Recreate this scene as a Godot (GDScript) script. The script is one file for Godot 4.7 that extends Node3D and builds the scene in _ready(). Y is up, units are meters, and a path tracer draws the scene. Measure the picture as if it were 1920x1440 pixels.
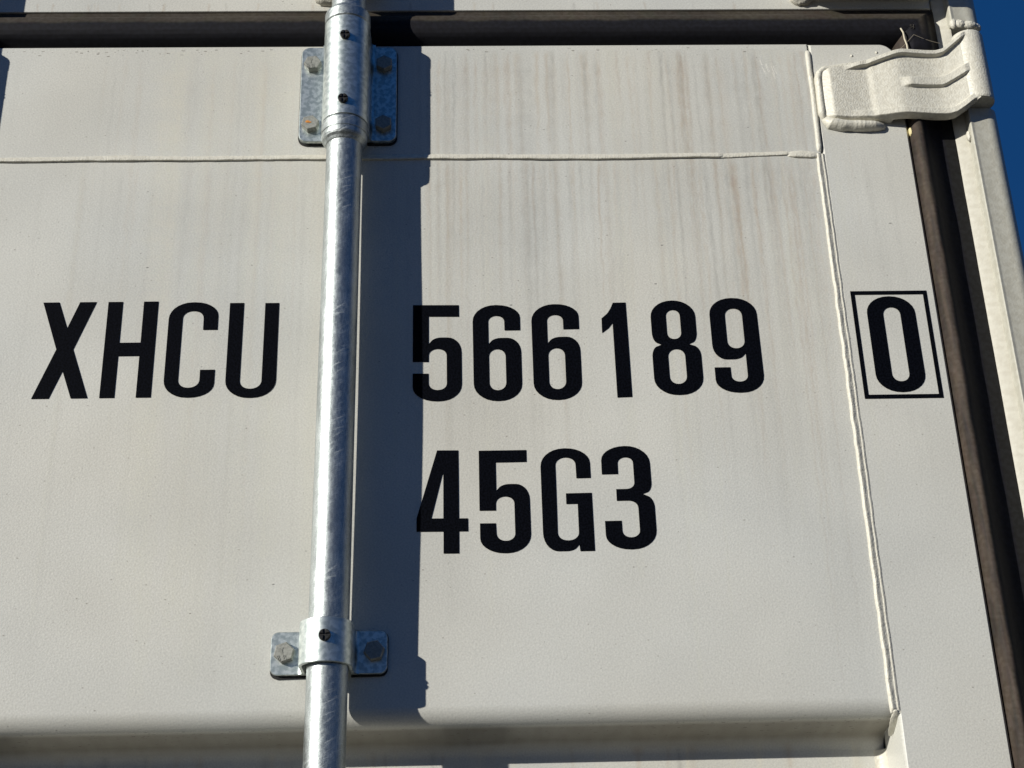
extends Node3D
# Rear doors of a white shipping container, seen from below: lettered door leaf, lock rod, hinge, corner post, blue sky.
# Door frame of reference: x right, y up from the middle of the picture, z out of the door; H0 is its height above the ground.
const H0 := 2.29
const TILE := 1.152
var U := 0.001
var container: Node3D
var mats := {}
var names := {}
var rng := RandomNumberGenerator.new()
var wob := FastNoiseLite.new()

# ------------------------------------------------------------------ naming
func numbered(parent: Node, called: String) -> String:
	var key := str(parent.get_instance_id()) + called
	names[key] = names.get(key, -1) + 1
	return called if names[key] == 0 else "%s_%03d" % [called, names[key]]

func part(called: String, st: SurfaceTool, m: Material, parent: Node3D = null, label := "") -> MeshInstance3D:
	var o := MeshInstance3D.new()
	o.mesh = st.commit()
	o.material_override = m
	var p: Node3D = parent if parent else container
	o.name = numbered(p, called)
	p.add_child(o, true)
	if p == container:
		o.position = Vector3(0, H0, 0)
	if label:
		o.set_meta("label", label)
	return o

func tool() -> SurfaceTool:
	var st := SurfaceTool.new()
	st.begin(Mesh.PRIMITIVE_TRIANGLES)
	return st

# ------------------------------------------------------------------ shapes
func flat_uv(p: Vector3) -> Vector2:
	return Vector2((p.x + 0.576 - p.z * 0.9) / TILE, (0.46 - p.y) / TILE)

func corner(st: SurfaceTool, p: Vector3, n: Vector3, uv: Vector2, c: Color):
	st.set_normal(n)
	st.set_uv(uv)
	st.set_color(c)
	st.add_vertex(p)

func tri(st: SurfaceTool, p: Array, n: Array, uv: Array = [], c: Array = []):
	var g: Vector3 = (p[2] - p[0]).cross(p[1] - p[0])
	var order := [0, 1, 2] if g.dot(n[0] + n[1] + n[2]) >= 0 else [0, 2, 1]
	for k in order:
		corner(st, p[k], n[k], uv[k] if uv else flat_uv(p[k]), c[k] if c else Color.WHITE)

func quad(st: SurfaceTool, p: Array, n: Array, uv: Array = [], c: Array = []):
	for t in [[0, 1, 2], [0, 2, 3]]:
		tri(st, [p[t[0]], p[t[1]], p[t[2]]], [n[t[0]], n[t[1]], n[t[2]]], [uv[t[0]], uv[t[1]], uv[t[2]]] if uv else [], [c[t[0]], c[t[1]], c[t[2]]] if c else [])

# a smooth sheet through rows of points; side chooses which way it faces
func sheet(st: SurfaceTool, rows: Array, side := 1.0, uvs: Array = [], cols: Array = []):
	var ns := []
	for i in rows.size():
		var line := []
		for j in rows[i].size():
			var a: Vector3 = rows[mini(i + 1, rows.size() - 1)][j] - rows[maxi(i - 1, 0)][j]
			var b: Vector3 = rows[i][mini(j + 1, rows[i].size() - 1)] - rows[i][maxi(j - 1, 0)]
			var n := a.cross(b) * side
			line.append(n.normalized() if n.length() > 1e-14 else Vector3(0, 0, 1))
		ns.append(line)
	for i in rows.size() - 1:
		for j in rows[i].size() - 1:
			var k := [[i, j], [i, j + 1], [i + 1, j + 1], [i + 1, j]]
			var p := []; var n := []; var uv := []; var c := []
			for q in k:
				p.append(rows[q[0]][q[1]]); n.append(ns[q[0]][q[1]])
				if uvs: uv.append(uvs[q[0]][q[1]])
				if cols: c.append(cols[q[0]][q[1]])
			quad(st, p, n, uv, c)

# a prism over an outline in (u, v), from depth w0 to w1 along the third axis of t, with a bevelled front edge
func prism(st: SurfaceTool, poly: PackedVector2Array, t: Transform3D, w0: float, w1: float, bev := 0.0, bev_back := 0.0, smooth := 40.0):
	if Geometry2D.is_polygon_clockwise(poly):
		poly = poly.duplicate(); poly.reverse()
	var n := poly.size()
	var edge := []; var mit := []
	for i in n:
		var d := (poly[(i + 1) % n] - poly[i]).normalized()
		edge.append(Vector2(d.y, -d.x))
	for i in n:
		var a: Vector2 = edge[(i + n - 1) % n]; var b: Vector2 = edge[i]
		mit.append((a + b) / maxf(1.0 + a.dot(b), 0.3))
	var rings := [[bev_back, w0], [0.0, w0 + bev_back], [0.0, w1 - bev], [bev, w1]]
	var at := func(i: int, r: Array) -> Vector3:
		var q: Vector2 = poly[i] - mit[i] * r[0]
		return t * Vector3(q.x, q.y, r[1])
	var nrm := func(i: int, e: int, w: float) -> Vector3:
		var a: Vector2 = edge[e]
		var o: Vector2 = edge[(i + n - 1) % n] if e == i else edge[i]
		if rad_to_deg(absf(a.angle_to(o))) < smooth:
			a = (a + o).normalized()
		return (t.basis * Vector3(a.x, a.y, w)).normalized()
	for i in n:
		var j := (i + 1) % n
		for k in 3:
			if (k == 0 and bev_back <= 0) or (k == 2 and bev <= 0):
				continue
			var wa := 0.0; var wb := 0.0
			if k == 0: wa = -1.4
			if k == 2: wb = 1.4
			quad(st, [at.call(i, rings[k]), at.call(j, rings[k]), at.call(j, rings[k + 1]), at.call(i, rings[k + 1])], [nrm.call(i, i, wa), nrm.call(j, i, wa), nrm.call(j, i, wb), nrm.call(i, i, wb)])
	for cap in [[rings[3], 1.0], [rings[0], -1.0]]:
		var pl := PackedVector2Array()
		for i in n:
			pl.append(poly[i] - mit[i] * cap[0][0])
		var ix := Geometry2D.triangulate_polygon(pl)
		var nn: Vector3 = (t.basis * Vector3(0, 0, cap[1])).normalized()
		for k in range(0, ix.size(), 3):
			tri(st, [at.call(ix[k], cap[0]), at.call(ix[k + 1], cap[0]), at.call(ix[k + 2], cap[0])], [nn, nn, nn])

func box(st: SurfaceTool, a: Vector3, b: Vector3, bev := 0.0):
	prism(st, PackedVector2Array([Vector2(a.x, a.y), Vector2(b.x, a.y), Vector2(b.x, b.y), Vector2(a.x, b.y)]), Transform3D.IDENTITY, a.z, b.z, bev)

# plan outlines in (x, z) run up along y
func upright(st: SurfaceTool, plan: PackedVector2Array, y0: float, y1: float, bev := 0.0, bev_low := 0.0):
	prism(st, plan, Transform3D(Basis(Vector3(1, 0, 0), Vector3(0, 0, 1), Vector3(0, 1, 0)), Vector3.ZERO), y0, y1, bev, bev_low)

# corners [x, y, r]: r is how far the curve reaches along the level sides, ry times that along the upright ones
func rounded(pts: Array, scale := 1.0, ry := 0.8, steps := 7) -> PackedVector2Array:
	var out := PackedVector2Array()
	var n := pts.size()
	for i in n:
		var p := Vector2(pts[i][0], pts[i][1])
		var r: float = pts[i][2] if pts[i].size() > 2 else 0.0
		if r <= 0:
			out.append(p * scale)
			continue
		var a := Vector2(pts[(i + n - 1) % n][0], pts[(i + n - 1) % n][1]) - p
		var b := Vector2(pts[(i + 1) % n][0], pts[(i + 1) % n][1]) - p
		var ra := minf(a.length() * 0.499, r * (ry if absf(a.y) > absf(a.x) else 1.0))
		var rb := minf(b.length() * 0.499, r * (ry if absf(b.y) > absf(b.x) else 1.0))
		var pa := p + a.normalized() * ra; var pb := p + b.normalized() * rb
		for k in steps + 1:
			out.append(pa.bezier_interpolate(pa.lerp(p, 0.56), pb.lerp(p, 0.56), pb, float(k) / steps) * scale)
	return out

func rect_pts(x0: float, y0: float, x1: float, y1: float, r := 0.0) -> Array:
	return [[x0, y0, r], [x1, y0, r], [x1, y1, r], [x0, y1, r]]

# turned round an upright axis at (x, z); profile of (radius, y)
func lathe(st: SurfaceTool, x: float, z: float, prof: Array, seg := 48, lean := 0.0):
	var run := 0.0
	for i in prof.size() - 1:
		var a := Vector2(prof[i][0], prof[i][1]); var b := Vector2(prof[i + 1][0], prof[i + 1][1])
		var d := (b - a).normalized()
		var nn := Vector2(d.y, -d.x)
		if nn.x < 0 or (absf(nn.x) < 1e-6 and i == 0 and b.y < a.y): nn = nn
		for k in seg:
			var p := []; var n := []; var uv := []
			for q in [[a, k, run], [a, k + 1, run], [b, k + 1, run + a.distance_to(b)], [b, k, run + a.distance_to(b)]]:
				var an: float = TAU * q[1] / seg
				var c := Vector3(sin(an), 0, cos(an))
				var v: Vector2 = q[0]
				p.append(Vector3(x + lean * v.y, v.y, z) + c * v.x)
				n.append((c * nn.x + Vector3.UP * nn.y).normalized())
				uv.append(Vector2(float(q[1]) / seg, -q[0].y / 0.25))
			quad(st, p, n, uv)

# a weld bead lying on the surface along a path
func bead(st: SurfaceTool, path: Array, wide: float, high: float, seed_at := 0.0, step := 0.0011, rough := 1.0, skew := 1.0):
	var rows := []
	var run := 0.0
	for i in path.size() - 1:
		var a: Vector3 = path[i]; var b: Vector3 = path[i + 1]
		var many := maxi(1, int(a.distance_to(b) / step))
		var last := i == path.size() - 2
		for k in many + (1 if last else 0):
			var f := float(k) / many
			var p := a.lerp(b, f)
			var d0 := (b - a).normalized()
			if f < 0.5 and i > 0: d0 = d0.lerp((a - path[i - 1]).normalized(), 0.5 - f).normalized()
			if f > 0.5 and not last: d0 = d0.lerp((path[i + 2] - b).normalized(), f - 0.5).normalized()
			var s := run + f * a.distance_to(b)
			var side := Vector3(d0.y, -d0.x, 0).normalized()
			var w := wide * (1.0 + rough * (0.16 * wob.get_noise_2d(s * 9000.0 * 0.02, seed_at) + 0.06 * wob.get_noise_2d(s * 16000.0 * 0.05, seed_at + 40.0)))
			var h := high * (1.0 + rough * (0.14 * wob.get_noise_2d(s * 9000.0 * 0.05, seed_at + 9.0) + 0.012 * sin(s * TAU / 0.0045 + 5.0 * wob.get_noise_2d(s * 300.0, 3.0))))
			var off := side * wide * 0.16 * rough * wob.get_noise_2d(s * 5000.0 * 0.02, seed_at + 77.0)
			var ends := 1.0
			if i == 0: ends = minf(ends, sqrt(minf(1.0, (f * a.distance_to(b) + 0.0002) / wide)))
			if last: ends = minf(ends, sqrt(minf(1.0, ((1.0 - f) * a.distance_to(b) + 0.0002) / wide)))
			var row := []
			for j in 11:
				var an := PI * j / 10.0
				var up := PI * pow(j / 10.0, skew)
				row.append(p + off + side * cos(an) * w * 0.5 * (0.5 + 0.5 * ends) + Vector3(0, 0, sin(up) * h * ends - 0.0003))
			rows.append(row)
		run += a.distance_to(b)
	sheet(st, rows, 1.0 if facing(rows) else -1.0)

func facing(rows: Array) -> bool:
	var i: int = rows.size() / 2
	var a: Vector3 = rows[i][5] - rows[i - 1][5]
	var b: Vector3 = rows[i][6] - rows[i][4]
	return a.cross(b).z > 0

func tube(st: SurfaceTool, path: Array, r: float, seg := 8):
	var rows := []
	for i in path.size():
		var d: Vector3 = (path[mini(i + 1, path.size() - 1)] - path[maxi(i - 1, 0)]).normalized()
		var s := d.cross(Vector3(0, 0, 1)).normalized()
		var t := d.cross(s).normalized()
		var row := []
		for k in seg + 1:
			row.append(path[i] + (s * cos(TAU * k / seg) + t * sin(TAU * k / seg)) * r)
		rows.append(row)
	sheet(st, rows, -1.0)

func lump(st: SurfaceTool, c: Vector3, r: Vector3, seed_at := 0.0):
	var rows := []
	for i in 13:
		var row := []
		for j in 21:
			var la := PI * i / 12.0; var lo := TAU * j / 20.0
			var d := Vector3(sin(la) * cos(lo), sin(la) * sin(lo), cos(la))
			row.append(c + d * r * (1.0 + 0.25 * wob.get_noise_3d(d.x * 30.0 + seed_at, d.y * 30.0, d.z * 30.0)))
		rows.append(row)
	sheet(st, rows, 1.0)

# ------------------------------------------------------------------ materials
func noise(kind: int, freq: float, sd: int, octaves := 3) -> FastNoiseLite:
	var f := FastNoiseLite.new()
	f.noise_type = kind; f.frequency = freq; f.seed = sd
	f.fractal_type = FastNoiseLite.FRACTAL_FBM if octaves > 1 else FastNoiseLite.FRACTAL_NONE
	f.fractal_octaves = octaves
	return f

func tone(r: float, g: float, b: float) -> Color:
	return Color(r, g, b).linear_to_srgb()

# paint of the doors: off-white with grain, faint mottling, rain streaks, specks and chips, 0.75 mm to the pixel
func paint_texture() -> ImageTexture:
	var n := 1536
	var fine := noise(FastNoiseLite.TYPE_SIMPLEX, 0.33, 3, 2).get_image(n, n).get_data()
	var soft := noise(FastNoiseLite.TYPE_SIMPLEX, 0.0035, 8, 3).get_image(n, n).get_data()
	var warm := noise(FastNoiseLite.TYPE_SIMPLEX, 0.0022, 15, 2).get_image(n, n).get_data()
	var raw := PackedByteArray()
	raw.resize(n * n * 3)
	for i in n * n:
		var f := 1.0 + (fine[i] - 128) * 0.00042 + (soft[i] - 128) * 0.00022
		var w := (warm[i] - 128) * 0.00005
		raw[i * 3] = int(PAINT.r8 * (f + w))
		raw[i * 3 + 1] = int(PAINT.g8 * f)
		raw[i * 3 + 2] = int(PAINT.b8 * (f - w * 1.6))
	var im := Image.create_from_data(n, n, false, Image.FORMAT_RGB8, raw)
	var px := TILE / n
	var g := RandomNumberGenerator.new()
	g.seed = 41
	var streak := func(x: float, y0: float, long: float, wide: float, c: Color, a: float):
		var drift := g.randf_range(-0.004, 0.004)
		var ph := g.randf() * 900.0
		for r in int(long / px):
			var t := r * px / long
			var yy := int((0.46 - y0) / px) + r
			if yy < 0 or yy >= n: continue
			var xx := (x + drift * t + 0.0016 * wob.get_noise_2d(r * 0.35, ph) + 0.576) / px
			var half := wide / px * (0.6 + 0.5 * wob.get_noise_2d(r * 0.5, ph + 50.0)) * (1.0 - 0.45 * t)
			var aa := a * minf(1.0, t * 14.0) * pow(1.0 - t, 0.7) * (0.75 + 0.5 * wob.get_noise_2d(r * 0.9, ph + 20.0))
			for k in range(int(xx - half - 1), int(xx + half + 2)):
				var f := clampf(1.0 - absf(k - xx) / (half + 0.6), 0.0, 1.0)
				var kx := posmod(k, n)
				im.set_pixel(kx, yy, im.get_pixel(kx, yy).lerp(c, aa * f))
	var tan_c := Color8(172, 151, 126); var grey := Color8(128, 126, 120); var brown := Color8(140, 112, 88); var cream := Color8(214, 205, 180)
	# runs from the edge of the door's top and from the weld below it, thickest between the rod and the hinge
	for i in 230:
		var x := g.randf_range(-0.09, 0.318) if i < 170 else g.randf_range(-0.53, 0.40)
		var heavy := 1.0 if i < 170 else 0.4
		var from := 0.384 if g.randf() < 0.55 else 0.248
		streak.call(x, from, g.randf_range(0.08, 0.42), g.randf_range(0.0016, 0.0055), [tan_c, grey, grey, tan_c, brown][g.randi() % 5], g.randf_range(0.06, 0.25) * heavy)
	for i in 26:
		streak.call(g.randf_range(-0.08, 0.31), 0.384, g.randf_range(0.25, 0.6), g.randf_range(0.006, 0.016), [tan_c, cream, grey][g.randi() % 3], g.randf_range(0.06, 0.15))
	for i in 70:
		streak.call(g.randf_range(-0.53, 0.41), [0.384, 0.248][i % 2], g.randf_range(0.3, 0.62), g.randf_range(0.002, 0.008), [grey, tan_c, grey, cream][g.randi() % 4], g.randf_range(0.04, 0.11))
	for i in 12:
		streak.call(g.randf_range(-0.36, -0.17), 0.384, g.randf_range(0.4, 0.7), g.randf_range(0.010, 0.022), cream, g.randf_range(0.08, 0.20))
	for i in 16:
		streak.call(g.randf_range(0.19, 0.318), 0.25, g.randf_range(0.30, 0.6), g.randf_range(0.0014, 0.0032), [brown, tan_c][i % 2], g.randf_range(0.10, 0.24))
	for i in 34:
		streak.call(g.randf_range(-0.5, 0.33), 0.455, g.randf_range(0.03, 0.09), g.randf_range(0.001, 0.004), [tan_c, grey, brown][g.randi() % 3], g.randf_range(0.1, 0.3))
	# the sheet's recess (laid out along the sheet): yellowed runs in the trough and dirt specks under the fold
	for i in 60:
		streak.call(g.randf_range(-0.5, 0.31), -0.364, g.randf_range(0.02, 0.10), g.randf_range(0.002, 0.012), [tan_c, cream, grey, cream][g.randi() % 4], g.randf_range(0.1, 0.4))
	# shade under the fold of the sheet, painted in as a dull brown band
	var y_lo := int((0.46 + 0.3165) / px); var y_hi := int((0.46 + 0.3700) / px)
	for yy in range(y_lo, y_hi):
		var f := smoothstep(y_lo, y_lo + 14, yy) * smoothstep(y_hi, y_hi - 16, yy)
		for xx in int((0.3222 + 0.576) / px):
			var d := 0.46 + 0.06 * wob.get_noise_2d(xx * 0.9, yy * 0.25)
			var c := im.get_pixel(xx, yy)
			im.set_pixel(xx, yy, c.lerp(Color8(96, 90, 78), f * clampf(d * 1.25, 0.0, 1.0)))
	var speck := func(x: float, y: float, w: int, h: int, c: Color, a: float):
		for yy in h:
			for xx in w:
				var kx := posmod(int((x + 0.576) / px) + xx, n); var ky := clampi(int((0.46 - y) / px) + yy, 0, n - 1)
				im.set_pixel(kx, ky, im.get_pixel(kx, ky).lerp(c, a * (0.5 + 0.5 * g.randf())))
	for i in 900:
		speck.call(g.randf_range(-0.55, 0.5), g.randf_range(-0.36, 0.46), 1 + g.randi() % 2, 1, Color8(70, 62, 54), g.randf_range(0.15, 0.6))
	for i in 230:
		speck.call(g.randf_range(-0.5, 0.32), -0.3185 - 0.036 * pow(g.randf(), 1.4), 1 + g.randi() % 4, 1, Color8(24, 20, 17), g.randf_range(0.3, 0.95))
	for i in 60:
		var x := g.randf_range(-0.52, -0.2) if i < 40 else g.randf_range(-0.05, 0.33)
		speck.call(x, 0.3855 - absf(g.randfn()) * 0.003, 1 + g.randi() % 4, 1, Color8(60, 52, 42), g.randf_range(0.3, 0.85))
	# pale rubbed scratches near the hinge
	for i in 9:
		var x := g.randf_range(0.268, 0.286); var y := g.randf_range(0.352, 0.372)
		for k in int(g.randf_range(6, 17)):
			speck.call(x + k * 0.0002, y - k * px, 1, 1, Color8(232, 229, 218), 0.75)
	# dark marks: two or three small dashes on the plain sheet
	for p in [[-0.0, 0.085], [0.012, -0.135], [-0.35, 0.128], [0.15, 0.148], [0.141, 0.105], [-0.215, -0.19], [0.38, 0.17]]:
		speck.call(p[0], p[1], 3, 1, Color8(60, 58, 54), 0.8)
	im.generate_mipmaps()
	return ImageTexture.create_from_image(im)

func peel_texture(freq: float, sd: int, n := 1536) -> ImageTexture:
	var im := noise(FastNoiseLite.TYPE_SIMPLEX, freq, sd, 2).get_image(n, n)
	return ImageTexture.create_from_image(im)

func noise_texture(f: FastNoiseLite, n: int, a: Color, b: Color, lo := 0.3, hi := 0.7) -> ImageTexture:
	var src := f.get_seamless_image(n, n).get_data()
	var raw := PackedByteArray()
	raw.resize(n * n * 3)
	for i in n * n:
		var c := a.lerp(b, clampf((src[i] / 255.0 - lo) / (hi - lo), 0.0, 1.0))
		raw[i * 3] = c.r8; raw[i * 3 + 1] = c.g8; raw[i * 3 + 2] = c.b8
	return ImageTexture.create_from_image(Image.create_from_data(n, n, false, Image.FORMAT_RGB8, raw))

# zinc: mottled tone (0), roughness (1) and relief (2), with slanting rub marks
func zinc_textures() -> Array:
	var n := 1024
	var spang := noise(FastNoiseLite.TYPE_SIMPLEX, 0.035, 5, 3).get_seamless_image(n, n).get_data()
	var grain := noise(FastNoiseLite.TYPE_SIMPLEX, 0.22, 6, 2).get_seamless_image(n, n).get_data()
	var blot := noise(FastNoiseLite.TYPE_SIMPLEX, 0.008, 7, 3).get_seamless_image(n, n).get_data()
	var t := PackedByteArray(); var r := PackedByteArray(); var h := PackedByteArray()
	t.resize(n * n * 3); r.resize(n * n); h.resize(n * n)
	for i in n * n:
		var v := (grain[i] - 128) * 0.34 + (spang[i] - 128) * 0.10 + (blot[i] - 128) * 0.10
		t[i * 3] = clampi(int(168 + v), 0, 255); t[i * 3 + 1] = clampi(int(174 + v), 0, 255); t[i * 3 + 2] = clampi(int(173 + v), 0, 255)
		r[i] = clampi(int(112 + (blot[i] - 128) * 0.07 + (spang[i] - 128) * 0.10 + (grain[i] - 128) * 0.35), 30, 230)
		h[i] = clampi(int(128 + (grain[i] - 128) * 0.5 + (spang[i] - 128) * 0.04), 0, 255)
	var ti := Image.create_from_data(n, n, false, Image.FORMAT_RGB8, t)
	var ri := Image.create_from_data(n, n, false, Image.FORMAT_L8, r)
	var hi := Image.create_from_data(n, n, false, Image.FORMAT_L8, h)
	var g := RandomNumberGenerator.new()
	g.seed = 9
	for i in 900:
		var x := g.randf() * n; var y := g.randf() * n
		var sl := g.randf_range(0.10, 0.42)
		var deep := g.randf_range(0.2, 0.8)
		var thick := 1 + g.randi() % 3
		for k in int(g.randf_range(25, 120)):
			for w in thick:
				var xx := posmod(int(x + k), n); var yy := posmod(int(y - k * sl) + w, n)
				hi.set_pixel(xx, yy, hi.get_pixel(xx, yy).lerp(Color(0.05, 0.05, 0.05) if i % 2 else Color(0.95, 0.95, 0.95), deep))
				ri.set_pixel(xx, yy, ri.get_pixel(xx, yy).lerp(Color(0.72, 0.72, 0.72), deep))
				ti.set_pixel(xx, yy, ti.get_pixel(xx, yy).lerp(Color8(228, 232, 234), 0.45 * deep))
	for i in 260:
		var x := g.randi() % n; var y := g.randi() % n
		for k in 1 + g.randi() % 4:
			ti.set_pixel(posmod(x + k, n), y, Color8(70, 66, 60))
			ri.set_pixel(posmod(x + k, n), y, Color(0.8, 0.8, 0.8))
	return [ImageTexture.create_from_image(ti), ImageTexture.create_from_image(ri), ImageTexture.create_from_image(hi)]

var PAINT := Color8(194, 193, 185)

func plain(c: Color, rough: float, metal := 0.0) -> StandardMaterial3D:
	var m := StandardMaterial3D.new()
	m.albedo_color = c; m.roughness = rough; m.metallic = metal
	return m

func relief(m: StandardMaterial3D, t: Texture2D, deep: float):
	m.heightmap_enabled = true
	m.heightmap_texture = t
	m.heightmap_scale = deep

func make_materials():
	var peel := peel_texture(0.30, 21)
	var m := plain(Color.WHITE, 0.43)
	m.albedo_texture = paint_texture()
	m.metallic_specular = 0.5
	relief(m, peel, 0.009)
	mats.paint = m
	# thick brushed paint on castings and welds
	m = plain(Color.WHITE, 0.45)
	m.albedo_texture = noise_texture(noise(FastNoiseLite.TYPE_SIMPLEX, 0.02, 31, 4), 512, Color8(195, 191, 177), Color8(206, 203, 190))
	relief(m, noise_texture(noise(FastNoiseLite.TYPE_SIMPLEX, 0.05, 33, 3), 512, Color.BLACK, Color.WHITE, 0.1, 0.9), 0.026)
	m.uv1_triplanar = true
	m.uv1_scale = Vector3.ONE * 12.0
	mats.cast = m
	m = m.duplicate()
	m.albedo_color = Color8(243, 243, 243)
	m.uv1_scale = Vector3.ONE * 9.0
	m.heightmap_scale = 0.008
	mats.post = m
	mats.bar = m.duplicate()
	mats.bar.albedo_color = Color8(229, 230, 229)
	mats.bar.roughness = 0.38
	var z := zinc_textures()
	m = plain(Color.WHITE, 1.0, 1.0)
	m.albedo_texture = z[0]; m.roughness_texture = z[1]; m.roughness_texture_channel = BaseMaterial3D.TEXTURE_CHANNEL_RED
	relief(m, z[2], 0.009)
	mats.zinc = m
	m = m.duplicate()
	m.uv1_triplanar = true
	m.uv1_scale = Vector3.ONE * 7.0
	m.heightmap_scale = 0.004
	m.roughness_texture = null
	m.roughness = 0.42
	m.metallic = 0.92
	m.albedo_texture = noise_texture(noise(FastNoiseLite.TYPE_SIMPLEX, 0.018, 91, 5), 1024, Color8(172, 182, 180), Color8(214, 220, 216))
	mats.zinc_plate = m
	m = plain(Color8(150, 150, 143), 0.55, 0.35)
	m.albedo_texture = noise_texture(noise(FastNoiseLite.TYPE_SIMPLEX, 0.03, 51, 3), 256, Color8(228, 228, 228), Color8(255, 255, 255))
	m.uv1_triplanar = true; m.uv1_scale = Vector3.ONE * 30.0
	mats.bolt = m
	mats.plug = plain(Color8(30, 29, 28), 0.45)
	mats.pad = plain(Color8(16, 15, 14), 0.7)
	m = plain(Color.WHITE, 0.72)
	m.metallic_specular = 0.28
	m.vertex_color_use_as_albedo = true
	m.albedo_texture = noise_texture(noise(FastNoiseLite.TYPE_SIMPLEX, 0.03, 61, 5), 512, Color8(224, 220, 214), Color8(255, 255, 255))
	relief(m, m.albedo_texture, 0.003)
	m.uv1_triplanar = true; m.uv1_scale = Vector3.ONE * 9.0
	mats.rubber = m
	m = plain(Color.WHITE, 0.6)
	m.metallic_specular = 0.12
	m.albedo_texture = noise_texture(noise(FastNoiseLite.TYPE_SIMPLEX, 0.12, 71, 3), 512, Color8(4, 5, 9), Color8(11, 13, 20))
	relief(m, m.albedo_texture, 0.01)
	m.uv1_triplanar = true; m.uv1_scale = Vector3.ONE * 6.0
	mats.vinyl = m
	m = plain(Color.WHITE, 0.9)
	m.albedo_texture = noise_texture(noise(FastNoiseLite.TYPE_SIMPLEX, 0.05, 81, 5), 512, tone(0.022, 0.022, 0.022), tone(0.055, 0.053, 0.049))
	m.uv1_triplanar = true; m.uv1_world_triplanar = true; m.uv1_scale = Vector3.ONE * 0.7
	mats.ground = m

# ------------------------------------------------------------------ the door
func panel_z(x: float, y: float) -> float:
	if y > 0.2505 or y < -0.295 or x > 0.3222: return 0.0
	# the sheet is dished a little to the right of the lock rod
	var f := sin(PI * clampf((y + 0.295) / 0.54, 0, 1))
	return -0.0044 * f * f * exp(-pow(x / 0.11, 2.0))

func letter(called: String, says: String, outer: Array, holes: Array, at: Vector2, parent: Node3D, ry := 0.8, z := 0.00045):
	var o := rounded(outer, 1.0, ry)
	var hs := []
	for h in holes:
		hs.append(rounded(h, 1.0, 0.97))
	var polys := [o]
	if hs:
		var cx := 0.0
		for p in hs[0]: cx += p.x / hs[0].size()
		polys = []
		for s in [[-500.0, cx], [cx, 500.0]]:
			for piece in Geometry2D.intersect_polygons(o, PackedVector2Array([Vector2(s[0], -500), Vector2(s[1], -500), Vector2(s[1], 500), Vector2(s[0], 500)])):
				var left := [piece]
				for h in hs:
					var next := []
					for q in left:
						next.append_array(Geometry2D.clip_polygons(q, h))
					left = next
				polys.append_array(left)
	var st := tool()
	var n := Vector3(0, 0, 1)
	for pl in polys:
		var ix := Geometry2D.triangulate_polygon(pl)
		for k in range(0, ix.size(), 3):
			var p := []
			for j in 3:
				var q: Vector2 = pl[ix[k + j]] * U + at
				p.append(Vector3(q.x, q.y, panel_z(q.x, q.y) + z))
			tri(st, p, [n, n, n])
	part(called, st, mats.vinyl, parent, says)

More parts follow.
